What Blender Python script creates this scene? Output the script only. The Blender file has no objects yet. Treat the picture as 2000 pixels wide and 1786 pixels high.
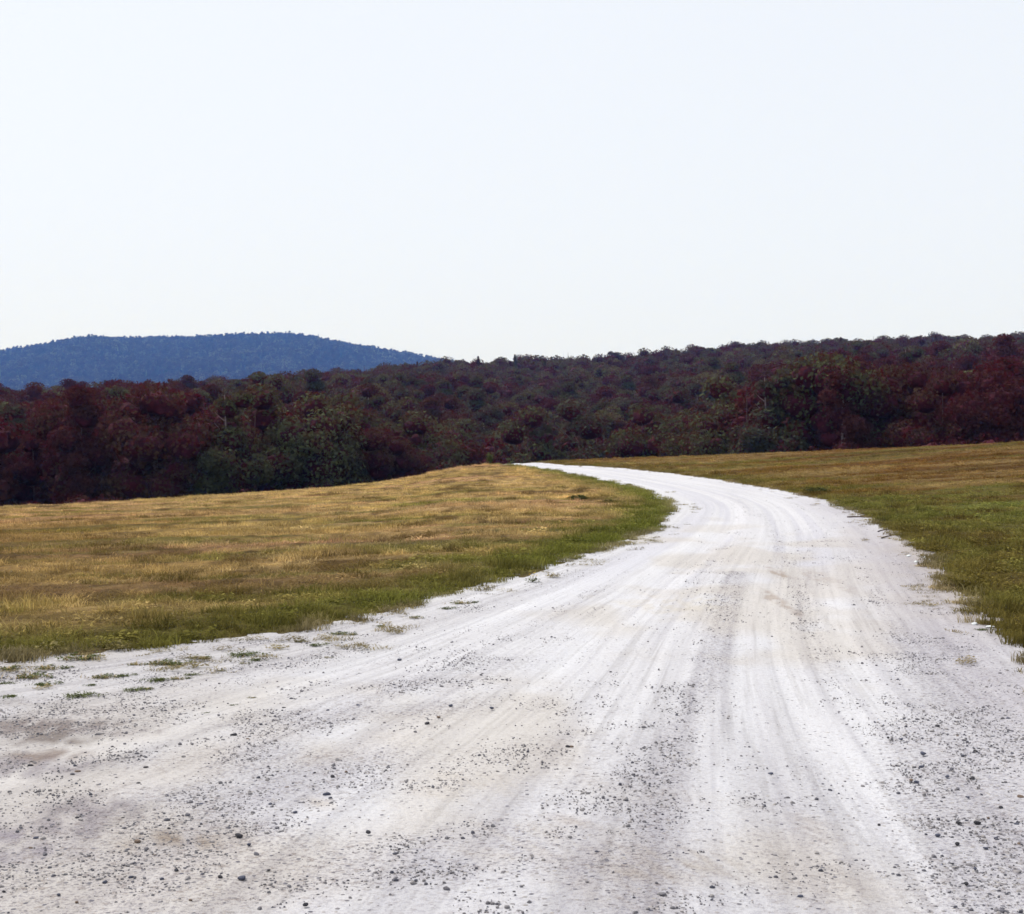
import bpy, math, random
import numpy as np
from mathutils import Vector

R = math.radians
random.seed(7)
rng = np.random.default_rng(7)
sc = bpy.context.scene
COL = sc.collection

# ------------------------------------------------------------------ camera
F = 2904.0            # focal length in photo pixels (photo is 2000 wide)
HY = 840.0            # row of the true horizon
PITCH = math.atan((HY - 893.0) / F)
cam_d = bpy.data.cameras.new('camera')
cam_d.sensor_width = 36.0
cam_d.lens = 36.0 * F / 2000.0
cam_d.clip_start = 0.1
cam_d.clip_end = 20000
cam = bpy.data.objects.new('camera', cam_d)
COL.objects.link(cam)
cam.location = (0, 0, 0)
cam.rotation_euler = (R(90) + PITCH, 0, 0)
sc.camera = cam

# ------------------------------------------------------------------ sky, sun, exposure
SUN_EL, SUN_AZ = 52.0, -48.0        # azimuth measured from the view axis, to the right
world = bpy.data.worlds.new("World")
sc.world = world
world.use_nodes = True
wn = world.node_tree
wn.nodes.clear()
sky = wn.nodes.new('ShaderNodeTexSky')
sky.sky_type = 'NISHITA'
sky.sun_disc = False
sky.sun_elevation = R(SUN_EL)
sky.sun_rotation = R(SUN_AZ)
sky.air_density = 1.0
sky.dust_density = 2.0
sky.ozone_density = 1.0
hsv = wn.nodes.new('ShaderNodeHueSaturation')
hsv.inputs['Saturation'].default_value = 0.35
veil = wn.nodes.new('ShaderNodeMixRGB')
veil.inputs['Fac'].default_value = 0.80
veil.inputs['Color2'].default_value = (9.6, 10.1, 10.9, 1)      # thin high cloud veil
bg = wn.nodes.new('ShaderNodeBackground')
bg.inputs['Strength'].default_value = 0.08
wo = wn.nodes.new('ShaderNodeOutputWorld')
wn.links.new(sky.outputs[0], hsv.inputs['Color'])
wn.links.new(hsv.outputs[0], veil.inputs['Color1'])
wn.links.new(veil.outputs[0], bg.inputs['Color'])
wn.links.new(bg.outputs[0], wo.inputs['Surface'])

sun_d = bpy.data.lights.new('sun', 'SUN')
sun_d.energy = 3.2
sun_d.angle = R(0.6)
sun_d.color = (1.0, 0.965, 0.91)
sun = bpy.data.objects.new('sun', sun_d)
COL.objects.link(sun)
sdir = Vector((math.sin(R(SUN_AZ)) * math.cos(R(SUN_EL)), math.cos(R(SUN_AZ)) * math.cos(R(SUN_EL)), math.sin(R(SUN_EL))))
sun.rotation_euler = (-sdir).to_track_quat('-Z', 'Y').to_euler()
sun.location = (-50, 20, 120)

sc.view_settings.view_transform = 'Standard'
sc.view_settings.look = 'None'
sc.view_settings.gamma = 1.0
sc.view_settings.exposure = 0.35
sc.view_settings.use_curve_mapping = False
sc.cycles.use_denoising = True
sc.cycles.filter_width = 1.6
sc.cycles.max_bounces = 6
sc.cycles.diffuse_bounces = 3
sc.cycles.transmission_bounces = 4
sc.cycles.volume_bounces = 1
sc.cycles.transparent_max_bounces = 8

# ------------------------------------------------------------------ numeric helpers
def vhash(ix, iy, seed):
    n = (ix.astype(np.int64) * 374761393 + iy.astype(np.int64) * 668265263 + seed * 1442695041) & 0xffffffff
    n = ((n ^ (n >> 13)) * 1274126177) & 0xffffffff
    n = ((n ^ (n >> 16)) * 2246822519) & 0xffffffff
    return ((n ^ (n >> 15)) & 0xffffff) / float(0xffffff)

def vnoise(x, y, seed=0):
    x = np.asarray(x, float); y = np.asarray(y, float)
    ix = np.floor(x); iy = np.floor(y)
    fx = x - ix; fy = y - iy
    fx = fx * fx * (3 - 2 * fx); fy = fy * fy * (3 - 2 * fy)
    a = vhash(ix, iy, seed); b = vhash(ix + 1, iy, seed)
    c = vhash(ix, iy + 1, seed); d = vhash(ix + 1, iy + 1, seed)
    return (a * (1 - fx) + b * fx) * (1 - fy) + (c * (1 - fx) + d * fx) * fy

def fbm(x, y, seed=0, octv=4, g=0.5):
    t = 0.0; a = 1.0; s = 0.0
    for k in range(octv):
        t = t + a * vnoise(x * 2 ** k + 13.7 * k, y * 2 ** k - 7.1 * k, seed + 31 * k)
        s += a; a *= g
    return t / s

def sstep(a, b, x):
    t = np.clip((x - a) / (b - a), 0, 1)
    return t * t * (3 - 2 * t)

# ------------------------------------------------------------------ terrain height (eye level is z = 0)
def H(x, y):
    x = np.asarray(x, float); y = np.asarray(y, float)
    yy = np.maximum(y, 0)
    u = x / (yy ** 4 + 12.0 ** 4) ** .25
    c = 1000 + F * u
    D = np.interp(c, [-900, 0, 250, 450, 600, 740, 820, 880, 940, 1000, 1100, 1250, 1500, 1750, 2000, 2900],
                  [36, 42, 45, 48, 51, 55, 57, 59, 61, 64, 68, 68, 64, 60, 56, 46])
    cy = np.interp(c, [-900, 0, 250, 450, 600, 740, 820, 880, 940, 1000, 1100, 1250, 1500, 1750, 2000, 2900],
                   [1030, 996, 983, 971, 959, 946, 932, 918, 911, 907, 902, 896, 888, 878, 867, 840])
    hc = (HY - cy) / F * D
    t = np.clip(yy / D, 0, 1)
    near = -1.6 + (hc + 1.6) * t * t
    s = np.maximum(yy - D, 0)
    slope_in = 2 * (hc + 1.6) / D
    drop = near + slope_in * s * np.exp(-s / 2.5) - 0.125 * s * s / (s + 7)
    fl = np.interp(c, [-400, 0, 600, 800, 1000, 1200, 1400, 1600, 2000, 2600],
                   [-10, -10.2, -10.6, -12, -15, -15, -11.5, -8.6, -7.6, -6])
    Y1 = np.interp(c, [0, 600, 1000, 1200, 1500, 2000], [150, 150, 180, 180, 150, 135])
    RR = np.interp(c, [-400, 0, 600, 1000, 2000], [470, 470, 540, 620, 680])
    yr = np.interp(c, [-600, 0, 400, 600, 860, 1000, 1250, 1450, 1700, 2000, 2600],
                   [800, 778, 758, 738, 712, 707, 696, 680, 668, 661, 650])
    hr = (HY - yr) / F * RR - 13.0
    q = np.clip((yy - Y1) / (RR - Y1), 0, 1)
    hill = fl + (hr - fl) * q ** 1.12
    over = np.maximum(yy - RR, 0)
    hill = hill - 0.10 * over * over / (over + 90)
    hill = np.maximum(hill, -14.5)
    k = 1.2
    m = np.where(yy > D, np.logaddexp(drop / k, fl / k) * k, near)
    w = sstep(0, 22, s)
    base = near * (1 - w) + m * w
    base = np.where(s < 22, np.where(s > 0, drop * (1 - w) + m * w, near), m)
    return np.where(yy > Y1, hill + (m - fl), base)

def pix_ray(px, py):
    cx = (px - 1000) / F; cz = -(py - 893) / F
    yv = math.cos(PITCH) - math.sin(PITCH) * cz
    zv = math.sin(PITCH) + math.cos(PITCH) * cz
    return cx / yv, zv / yv

def cast(px, py, dmax=75.0):
    """the place on the ground that the photo shows at this pixel"""
    a, b = pix_ray(px, py)
    d = np.arange(2.5, dmax, 0.02)
    z = H(a * d, d)
    hit = np.nonzero(b * d < z)[0]
    if len(hit) == 0:
        i = int(np.argmin(b * d - z))
    else:
        i = hit[0]
    return float(a * d[i]), float(d[i]), float(z[i])

# ------------------------------------------------------------------ the road as pairs of edge points (metres)
PAIRS = [((-4.5, 74), (-2.2, 77)), ((-1.8, 68), (.6, 68.5)), ((-.22, 62.65), (2.05, 62.1)), ((1.18, 57.2), (3.84, 55.8)),
         ((2.43, 47.05), (5.3, 46)), ((3.21, 38.85), (6.1, 37)), ((3.39, 32.8), (6.3, 31.5)), ((3.2, 29.2), (6.15, 28)),
         ((2.89, 26.85), (5.9, 25)), ((2.23, 23.1), (5.45, 21.7)), ((.97, 18.7), (4.9, 18)), ((0, 15.5), (4.35, 15)),
         ((-1.31, 12.7), (3.8, 12)), ((-2.54, 11.0), (3.44, 9.95)), ((-3.66, 10.6), (3.3, 8.8)), ((-8, 9.6), (3.2, 6.5)),
         ((-14, 8.5), (3.2, 3)), ((-22, 6), (3.5, -3)), ((-32, 0), (4, -7))]
PEXP = [1] * 12 + [.8, .65, .5, .35, .25, .22, .2]

def catmull(pts, n):
    P = np.array(pts, float)
    P = np.vstack([2 * P[0] - P[1], P, 2 * P[-1] - P[-2]])
    s = np.linspace(0, len(pts) - 1 - 1e-6, n)
    i = s.astype(int); f = (s - i)[:, None]
    p0, p1, p2, p3 = P[i], P[i + 1], P[i + 2], P[i + 3]
    return .5 * (2 * p1 + (p2 - p0) * f + (2 * p0 - 5 * p1 + 4 * p2 - p3) * f ** 2 + (3 * p1 - 3 * p2 + p3 - p0) * f ** 3)

NV = 420
LE = catmull([p[0] for p in PAIRS], NV)
RE = catmull([p[1] for p in PAIRS], NV)
PE = np.interp(np.linspace(0, len(PAIRS) - 1, NV), range(len(PAIRS)), PEXP)
mid = .5 * (LE + RE)
VL = np.concatenate([[0], np.cumsum(np.hypot(*np.diff(mid, axis=0).T))])

def seg_dist(x, y, poly):
    """distance to a polyline"""
    x = np.asarray(x, float).ravel(); y = np.asarray(y, float).ravel()
    best = np.full(x.shape, 1e9)
    for a, b in zip(poly[:-1], poly[1:]):
        d = b - a; L2 = float(d @ d) + 1e-12
        t = np.clip(((x - a[0]) * d[0] + (y - a[1]) * d[1]) / L2, 0, 1)
        q = (x - a[0] - t * d[0]) ** 2 + (y - a[1] - t * d[1]) ** 2
        np.minimum(best, q, out=best)
    return np.sqrt(best)

def inside(x, y, poly):
    x = np.asarray(x, float).ravel(); y = np.asarray(y, float).ravel()
    c = np.zeros(x.shape, bool)
    n = len(poly)
    for i in range(n):
        x1, y1 = poly[i]; x2, y2 = poly[(i + 1) % n]
        if y1 == y2: continue
        cond = ((y1 > y) != (y2 > y)) & (x < (x2 - x1) * (y - y1) / (y2 - y1) + x1)
        c ^= cond
    return c

LEs, REs = LE[::6], RE[::6]
RPOLY = np.vstack([LEs, REs[::-1]])

def road_sd(x, y):
    """signed distance to the road, negative on it; also +1 for the right hand field, -1 for the left one"""
    x = np.asarray(x, float); shp = x.shape
    dl = seg_dist(x, y, LEs); dr = seg_dist(x, y, REs)
    ins = inside(x, y, RPOLY)
    sd = np.where(ins, -np.minimum(dl, dr), np.minimum(dl, dr))
    return sd.reshape(shp), np.where(dl < dr, -1, 1).reshape(shp)

def edge_noise(x, y, side=-1):
    n = (fbm(x * .9, y * .9, 5, 3) - .5) * .55 + (fbm(x * 5.5, y * 4.5, 9, 3) - .5) * .34
    shoulder = np.where(side < 0, sstep(-.6, -3.0, x) * (1 - sstep(12.5, 14, y)), 0)
    return n * np.where(np.asarray(side) > 0, .62, 1.0) * (1 + .8 * shoulder) * np.interp(y, [0, 20, 35, 60], [1, .85, .55, .5])

# ------------------------------------------------------------------ field colour (the plants' own colour)
TAN = np.array([.53, .365, .145]); PINK = np.array([.52, .315, .175]); YEL = np.array([.43, .325, .110])
GRN = np.array([.150, .162, .030]); DRK = np.array([.12, .072, .024]); RUST = np.array([.235, .120, .034])
BGR = np.array([.19, .215, .05])

def field_color(x, y, sd, side):
    x = np.asarray(x, float); y = np.asarray(y, float)
    ca, sa = math.cos(R(12)), math.sin(R(12))
    a = x * ca + y * sa; b = -x * sa + y * ca
    n1 = fbm(a * .15, b * .70, 21, 4)
    n2 = fbm(a * .35, b * 1.3, 33, 3)
    n3 = fbm(a * .06 + 9, b * .23, 47, 3)
    n4 = fbm(x * 2.3, y * 1.1, 55, 3)
    n5 = fbm(x * 6.0, y * 3.0, 58, 2)
    def mix(c1, c2, f): return c1 + (c2 - c1) * f[..., None]
    one = np.ones(x.shape + (3,))
    # left field : straw with pink brown swaths and green streaks
    L = mix(one * TAN, one * PINK, sstep(.42, .62, n1))
    L = mix(L, one * YEL, .5 * sstep(.50, .68, n3))
    L = mix(L, one * GRN, .75 * sstep(.50, .66, n2) * (.4 + .6 * (1 - sstep(30, 50, y))))
    L = mix(L, one * DRK, .8 * sstep(.57, .70, n4))
    L = mix(L, one * np.array([.62, .46, .23]), .45 * sstep(.56, .70, fbm(a * 1.1, b * 4.5, 44, 3)))
    L = mix(L, one * RUST, .45 * (1 - sstep(-9.5, -3.0, x)) * (1 - sstep(26, 42, y)))
    lines = sstep(.55, .95, .5 + .5 * np.sin((b + 1.2 * fbm(a * .12, b * .3, 3, 2)) * 2 * math.pi / 1.9))
    L = mix(L, L * np.array([.62, .60, .58]), .55 * lines * fbm(a * .3, b * 2, 7, 2)[...])
    L = L * (.50 + 1.0 * n5[..., None])
    verge = np.exp(-(np.maximum(sd, 0) / np.interp(y, [10, 20, 60], [1.5, 1.2, .7])) ** 2)
    L = mix(L, one * GRN, np.clip(1.1 * verge + .5 * verge * (n4 - .5), 0, .92))
    # right field : rusty brown upslope, greener below
    up = sstep(26, 35, y - 2.2 * (n1 - .5) * 6)
    Rr = mix(one * (GRN * .82 + TAN * .16), one * DRK * 1.2, .8 * sstep(.42, .60, n4))
    Rr = mix(Rr, one * BGR * 1.05, .8 * sstep(.42, .60, n2) * sstep(19, 25, y) * (1 - up))
    T = mix(one * RUST, one * TAN * .72, sstep(.40, .62, n2))
    T = mix(T, one * GRN * 1.2, .6 * sstep(.52, .66, n1))
    T = mix(T, one * DRK, .6 * sstep(.3, .7, fbm(x * .14, y * .25, 77, 3)) * sstep(7, 14, x))
    Rr = mix(Rr, T, up)
    Rr = mix(Rr, one * (.52 * GRN + .3 * DRK + .10 * TAN), np.clip(.75 * np.exp(-np.maximum(sd, 0) / 2.0), 0, .8))
    Rr = Rr * (.7 + .6 * n5[..., None])
    c = np.where((side < 0)[..., None], L * (.95 + .22 * sstep(22, 34, y))[..., None], Rr * .92)
    dk = (side < 0) * (1 - sstep(13, 22, y + .5 * x)) * (.35 + .65 * sstep(.35, .6, n1))
    c = mix(c, one * np.array([.16, .110, .038]) * (.6 + .8 * n5[..., None]), .70 * dk * (1 - .5 * verge))
    rim = 1 - sstep(.0, .22, sd + (n4 - .5) * .5)
    c = mix(c, one * np.array([.30, .235, .15]), .55 * rim)
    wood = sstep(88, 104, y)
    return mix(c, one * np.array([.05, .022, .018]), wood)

# ------------------------------------------------------------------ mesh helpers
def new_mesh(name, verts, faces, uv=None, cols=None, smooth=False):
    me = bpy.data.meshes.new(name)
    verts = np.asarray(verts, np.float32); faces = np.asarray(faces, np.int32)
    nf, k = faces.shape
    me.vertices.add(len(verts)); me.vertices.foreach_set('co', verts.ravel())
    me.loops.add(nf * k); me.loops.foreach_set('vertex_index', faces.ravel())
    me.polygons.add(nf)
    me.polygons.foreach_set('loop_start', np.arange(0, nf * k, k, dtype=np.int32))
    me.polygons.foreach_set('loop_total', np.full(nf, k, np.int32))
    if smooth: me.polygons.foreach_set('use_smooth', np.ones(nf, bool))
    me.update(calc_edges=True)
    if uv is not None:
        l = me.uv_layers.new(name='UVMap')
        l.data.foreach_set('uv', np.asarray(uv, np.float32)[faces.ravel()].ravel())
    if cols is not None:
        for nm, c in cols.items():
            at = me.attributes.new(nm, 'FLOAT_COLOR', 'POINT')
            c4 = np.ones((len(verts), 4), np.float32); c4[:, :3] = c
            at.data.foreach_set('color', c4.ravel())
    return me

def grid_faces(nr, nc):
    i = np.arange(nr - 1)[:, None] * nc + np.arange(nc - 1)[None, :]
    i = i.ravel()
    return np.stack([i, i + 1, i + nc + 1, i + nc], 1)

def link(name, data, mats=(), parent=None, loc=(0, 0, 0), **props):
    o = bpy.data.objects.new(name, data)
    if data is not None and hasattr(data, 'materials') and len(data.materials) == 0:
        for m in mats: data.materials.append(m)
    COL.objects.link(o)
    o.location = loc
    if parent: o.parent = parent
    for k, v in props.items(): o[k] = v
    return o

# ------------------------------------------------------------------ materials
def nodes(name):
    m = bpy.data.materials.new(name); m.use_nodes = True
    nt = m.node_tree; nt.nodes.clear()
    out = nt.nodes.new('ShaderNodeOutputMaterial')
    return m, nt, out

def N(nt, typ, **kw):
    n = nt.nodes.new(typ)
    for k, v in kw.items(): setattr(n, k, v)
    return n

def mixc(nt, fac, a, b, mode='MIX'):
    n = N(nt, 'ShaderNodeMixRGB', blend_type=mode)
    for s, v in (('Fac', fac), ('Color1', a), ('Color2', b)):
        if isinstance(v, bpy.types.NodeSocket): nt.links.new(v, n.inputs[s])
        else: n.inputs[s].default_value = v if not isinstance(v, tuple) else (*v, 1)
    return n.outputs[0]

def ramp(nt, inp, a, b, lo=0.0, hi=1.0):
    n = N(nt, 'ShaderNodeMapRange', clamp=True)
    nt.links.new(inp, n.inputs['Value'])
    n.inputs['From Min'].default_value = a; n.inputs['From Max'].default_value = b
    n.inputs['To Min'].default_value = lo; n.inputs['To Max'].default_value = hi
    return n.outputs[0]

def noise(nt, vec, scale, detail=3, rough=.55):
    n = N(nt, 'ShaderNodeTexNoise')
    n.inputs['Scale'].default_value = scale; n.inputs['Detail'].default_value = detail
    n.inputs['Roughness'].default_value = rough
    if vec is not None: nt.links.new(vec, n.inputs['Vector'])
    return n.outputs[0]

def mapping(nt, vec, scale, loc=(0, 0, 0)):
    n = N(nt, 'ShaderNodeMapping'); n.inputs['Scale'].default_value = scale; n.inputs['Location'].default_value = loc
    nt.links.new(vec, n.inputs['Vector']); return n.outputs[0]

def principled(nt, out, col, rough=.9, spec=.2):
    b = N(nt, 'ShaderNodeBsdfPrincipled')
    if isinstance(col, bpy.types.NodeSocket): nt.links.new(col, b.inputs['Base Color'])
    else: b.inputs['Base Color'].default_value = (*col, 1)
    b.inputs['Roughness'].default_value = rough
    b.inputs['Specular IOR Level'].default_value = spec
    nt.links.new(b.outputs[0], out.inputs['Surface']); return b

def bump(nt, b, h, strength, dist):
    n = N(nt, 'ShaderNodeBump'); n.inputs['Strength'].default_value = strength; n.inputs['Distance'].default_value = dist
    nt.links.new(h, n.inputs['Height']); nt.links.new(n.outputs[0], b.inputs['Normal'])

def mat_ground():
    m, nt, out = nodes('field_soil_and_thatch')
    at = N(nt, 'ShaderNodeAttribute', attribute_name='tint')
    geo = N(nt, 'ShaderNodeNewGeometry').outputs['Position']
    n1 = noise(nt, geo, 9, 4, .7); n2 = noise(nt, geo, 45, 3, .7)
    c = mixc(nt, ramp(nt, n1, .35, .65), (.55, .48, .42), (1.05, 1.05, 1.0))
    c = mixc(nt, 1.0, at.outputs['Color'], c, 'MULTIPLY')
    c = mixc(nt, ramp(nt, n2, .38, .6), mixc(nt, 1.0, c, (.45, .38, .36), 'MULTIPLY'), c)
    b = principled(nt, out, c, 1, .05)
    bump(nt, b, n2, .7, .03)
    return m

def mat_road():
    m, nt, out = nodes('pale_gravel')
    def mul(c, col): return mixc(nt, 1.0, c, col, 'MULTIPLY')
    def math_(op, a, b=None, c=None):
        n = N(nt, 'ShaderNodeMath', operation=op)
        for k, v_ in enumerate((a, b, c)):
            if v_ is None: continue
            if isinstance(v_, bpy.types.NodeSocket): nt.links.new(v_, n.inputs[k])
            else: n.inputs[k].default_value = v_
        return n.outputs[0]
    at = N(nt, 'ShaderNodeAttribute', attribute_name='tint').outputs['Color']
    gr = N(nt, 'ShaderNodeAttribute', attribute_name='grav').outputs['Fac']
    geo = N(nt, 'ShaderNodeNewGeometry').outputs['Position']
    uv = N(nt, 'ShaderNodeUVMap').outputs[0]
    # long fine wheel streaks that follow the road
    s1 = noise(nt, mapping(nt, uv, (85, .16, 1)), 1, 3, .6)
    s2 = noise(nt, mapping(nt, uv, (34, .09, 1), (3, 5, 0)), 1, 3, .6)
    s3 = noise(nt, mapping(nt, uv, (150, .5, 1), (7, 1, 0)), 1, 2, .6)
    we = N(nt, 'ShaderNodeAttribute', attribute_name='wear').outputs['Fac']
    def W(f): return math_('MULTIPLY', f, we)
    c = mixc(nt, W(ramp(nt, s1, .50, .66, 0, .55)), at, mul(at, (.76, .75, .77)))
    c = mixc(nt, W(ramp(nt, s2, .48, .66, 0, .75)), c, mul(c, (.82, .81, .82)))
    c = mixc(nt, W(ramp(nt, s2, .46, .36, 0, .35)), c, mul(c, (1.10, 1.10, 1.10)))
    c = mixc(nt, W(ramp(nt, s3, .54, .66, 0, .55)), c, mul(c, (.80, .79, .78)))
    # speckle of dust and small aggregate
    g35 = math_('MULTIPLY_ADD', gr, .75, .30)
    sp = noise(nt, geo, 48, 4, .85)
    c = mixc(nt, math_('MULTIPLY', ramp(nt, sp, .50, .58), g35), c, mul(c, (.60, .59, .63)))
    sp2 = noise(nt, geo, 26, 4, .8)
    c = mixc(nt, math_('MULTIPLY', ramp(nt, sp2, .53, .62), g35), c, mul(c, (.68, .64, .62)))
    st_all = None
    for scl, k, lo in ((46, .20, .008),):
        vor = N(nt, 'ShaderNodeTexVoronoi'); vor.inputs['Scale'].default_value = scl; nt.links.new(geo, vor.inputs['Vector'])
        sel = N(nt, 'ShaderNodeSeparateColor'); nt.links.new(vor.outputs['Color'], sel.inputs[0])
        lt = math_('LESS_THAN', sel.outputs[0], math_('MULTIPLY_ADD', gr, k, lo))
        st = math_('MULTIPLY', lt, ramp(nt, vor.outputs['Distance'], .34, .46, 1, 0))
        c = mixc(nt, st, c, mixc(nt, sel.outputs[1], (.09, .09, .115), (.36, .33, .31)))
        st_all = st if st_all is None else math_('ADD', st_all, st)
    b = principled(nt, out, c, .95, .1)
    bump(nt, b, math_('ADD', math_('ADD', sp, sp2), st_all), .5, .018)
    return m

def mat_leaf(name, trans_col, trans=.35, default=None, var=.25):
    m, nt, out = nodes(name)
    if default is None:
        at = N(nt, 'ShaderNodeAttribute', attribute_name='tint', attribute_type='INSTANCER').outputs['Color']
    else:
        at = N(nt, 'ShaderNodeRGB').outputs[0]; at.default_value = (*default, 1)
    geo = N(nt, 'ShaderNodeNewGeometry')
    rnd = geo.outputs['Random Per Island']
    f = ramp(nt, rnd, 0, 1, 1 - var, 1 + var)
    comb = N(nt, 'ShaderNodeCombineColor')
    for k in range(3): nt.links.new(f, comb.inputs[k])
    c = mixc(nt, 1.0, at, comb.outputs[0], 'MULTIPLY')
    d = N(nt, 'ShaderNodeBsdfDiffuse'); nt.links.new(c, d.inputs[0])
    t = N(nt, 'ShaderNodeBsdfTranslucent')
    t.inputs[0].default_value = (*(trans_col or (0, 0, 0)), 1)
    if trans_col is None: nt.links.new(c, t.inputs[0])
    mx = N(nt, 'ShaderNodeMixShader'); mx.inputs[0].default_value = trans
    nt.links.new(d.outputs[0], mx.inputs[1]); nt.links.new(t.outputs[0], mx.inputs[2])
    nt.links.new(mx.outputs[0], out.inputs['Surface'])
    return m

def mat_plain(name, col, rough=.9, nscale=20, var=.4, spec=.15):
    m, nt, out = nodes(name)
    oc = N(nt, 'ShaderNodeTexCoord').outputs['Object']
    n = noise(nt, oc, nscale, 3)
    c = mixc(nt, ramp(nt, n, .3, .7), tuple(v * (1 - var) for v in col), tuple(v * (1 + var) for v in col))
    b = principled(nt, out, c, rough, spec)
    bump(nt, b, n, .5, .01)
    return m

def mat_stone():
    m, nt, out = nodes('gravel_stone')
    oi = N(nt, 'ShaderNodeObjectInfo').outputs['Random']
    oc = N(nt, 'ShaderNodeTexCoord').outputs['Object']
    n = noise(nt, oc, 60, 3)
    a = mixc(nt, oi, (.09, .09, .115), (.38, .35, .34))
    c = mixc(nt, ramp(nt, n, .3, .7), mixc(nt, 1.0, a, (.6, .6, .6), 'MULTIPLY'), a)
    principled(nt, out, c, .85, .2)
    return m

M_GROUND = mat_ground()
M_ROAD = mat_road()
M_CROWN = mat_leaf('tree_foliage', (.085, .005, .012), .32, var=.22)
M_CORESHADE = mat_plain('crown_core_painted_shade', (.055, .006, .011), nscale=3)  # crown cores painted dark maroon so gaps between leaves read as shade
M_BARK = mat_plain('tree_bark', (.10, .055, .05), nscale=6)
M_PALE = mat_plain('pale_birch_bark', (.20, .15, .145), nscale=4, var=.25)
M_GRASS = mat_leaf('field_grass', None, .30, var=.35)
M_WEED = mat_leaf('weed_leaves', (.12, .14, .04), .2, default=(.085, .10, .036), var=.5)
M_WEEDDARK = mat_leaf('dark_weed_leaves', (.10, .10, .03), .2, default=(.06, .065, .025))
M_STRAW = mat_leaf('dry_straw', (.3, .22, .1), .2, default=(.42, .32, .17))
M_YELLOW = mat_plain('yellow_petals', (.75, .52, .03), nscale=30, var=.15)
M_TWIG = mat_plain('dark_twig_bark', (.07, .05, .045), nscale=30)
M_WHITE = mat_plain('pale_stone', (.72, .74, .74), nscale=30, var=.1)
M_STONE = mat_stone()
M_SLATE = mat_plain('blue_grey_stone', (.085, .09, .125), nscale=50, var=.3)
M_BROWNST = mat_plain('brown_stone', (.18, .13, .10), nscale=50, var=.3)
M_CHAR = mat_plain('charcoal_stone', (.05, .048, .055), nscale=50, var=.3)

# ------------------------------------------------------------------ ground sheet
yr_ = [-7.6, -7, -6, -5, -4, -3, -2, -1, 0, 1, 2]
v = 11.0
while v < 84: yr_.append(v - 8); v *= 1.0062
while v < 1720: yr_.append(v - 8); v *= 1.028
yr_ = np.array(yr_)
uc = np.concatenate([np.linspace(-1.5, -.40, 40)[:-1], np.linspace(-.40, .40, 380), np.linspace(.40, 1.5, 40)[1:]])
GX = (yr_[:, None] + 8) * uc[None, :]; GY = np.repeat(yr_[:, None], len(uc), 1)
near = (GY < 90)
SD = np.full(GX.shape, 30.0); SIDE = np.where(GX < 0, -1, 1)
s_, q_ = road_sd(GX[near], GY[near])
SD[near] = s_; SIDE[near] = q_
SDN = SD + edge_noise(GX, GY, SIDE)
GZ = H(GX, GY)
und = (fbm(GX * .35, GY * .35, 61, 3) - .5) * .10 * sstep(.2, 2.5, SD) * np.where(GY < 58, 1, .3)
rough = (fbm(GX * 3.1, GY * 3.1, 71, 3) - .5) * .035 + (vnoise(GX * 11, GY * 11, 73) - .5) * .015
swath = np.sin((-GX * math.sin(R(12)) + GY * math.cos(R(12))) * 2 * math.pi / 2.6 + 2.5 * fbm(GX * .1, GY * .1, 3)) * .018
swath = swath * (SIDE < 0) * sstep(1, 3, SD)
GZ2 = GZ + np.where(near, und + rough + swath + .035 * sstep(0, .6, SDN) - .16 * (1 - sstep(-.16, .04, SDN)), 0)
gc = field_color(GX, GY, SD, SIDE)
gc = gc * .72
me = new_mesh('ground', np.stack([GX, GY, GZ2], -1).reshape(-1, 3), grid_faces(len(yr_), len(uc)),
              cols={'tint': gc.reshape(-1, 3)}, smooth=True)
link('ground', me, [M_GROUND], kind='structure')

# ------------------------------------------------------------------ road sheet
def on_ground(pts): return np.array([cast(*p)[:2] for p in pts])
TR = {k: on_ground(v_) for k, v_ in dict(
    mid=[(1440, 1120), (1425, 1180), (1405, 1250), (1370, 1350), (1325, 1450), (1290, 1550), (1270, 1650), (1255, 1786)],
    right=[(1840, 1260), (1872, 1350), (1895, 1450), (1915, 1560), (1945, 1650), (1985, 1786)],
    rightin=[(1740, 1420), (1775, 1480), (1805, 1560), (1850, 1640), (1880, 1786)],
    thin=[(1570, 1480), (1592, 1560), (1603, 1680), (1606, 1786)],
    thin2=[(1640, 1330), (1560, 1150), (1500, 1020), (1420, 960)],
    bright1=[(-80, 1560), (0, 1530), (150, 1480), (300, 1440), (430, 1390), (540, 1340), (800, 1255), (1050, 1180), (1300, 1075)],
    bright2=[(620, 1640), (820, 1500), (960, 1400), (1120, 1260), (1240, 1150), (1400, 1020)],
    bright3=[(1500, 1130), (1480, 1300), (1440, 1450), (1400, 1640), (1385, 1786)],
    bright4=[(1620, 1150), (1680, 1350), (1700, 1500), (1740, 1786)],
    dark1=[(-60, 1440), (0, 1436), (130, 1428), (300, 1425)], dark2=[(-60, 1420), (90, 1418), (160, 1412)],
    dark3=[(-60, 1500), (60, 1498), (200, 1488), (420, 1478), (700, 1478)],
    dark4=[(-60, 1660), (80, 1650), (220, 1605), (300, 1600), (460, 1636), (560, 1640)],
    dark5=[(500, 1430), (700, 1370), (860, 1320), (980, 1290)]).items()}
def near_track(k, x, y, w):
    m_ = (y < 60)
    d = np.full(np.shape(x), 99.0)
    d[m_] = seg_dist(x[m_], y[m_], TR[k])
    wob = .6 + .8 * fbm(x * 3.1, y * 2.0, 181, 2)
    return np.exp(-(d / (w * wob)) ** 2)

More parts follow.
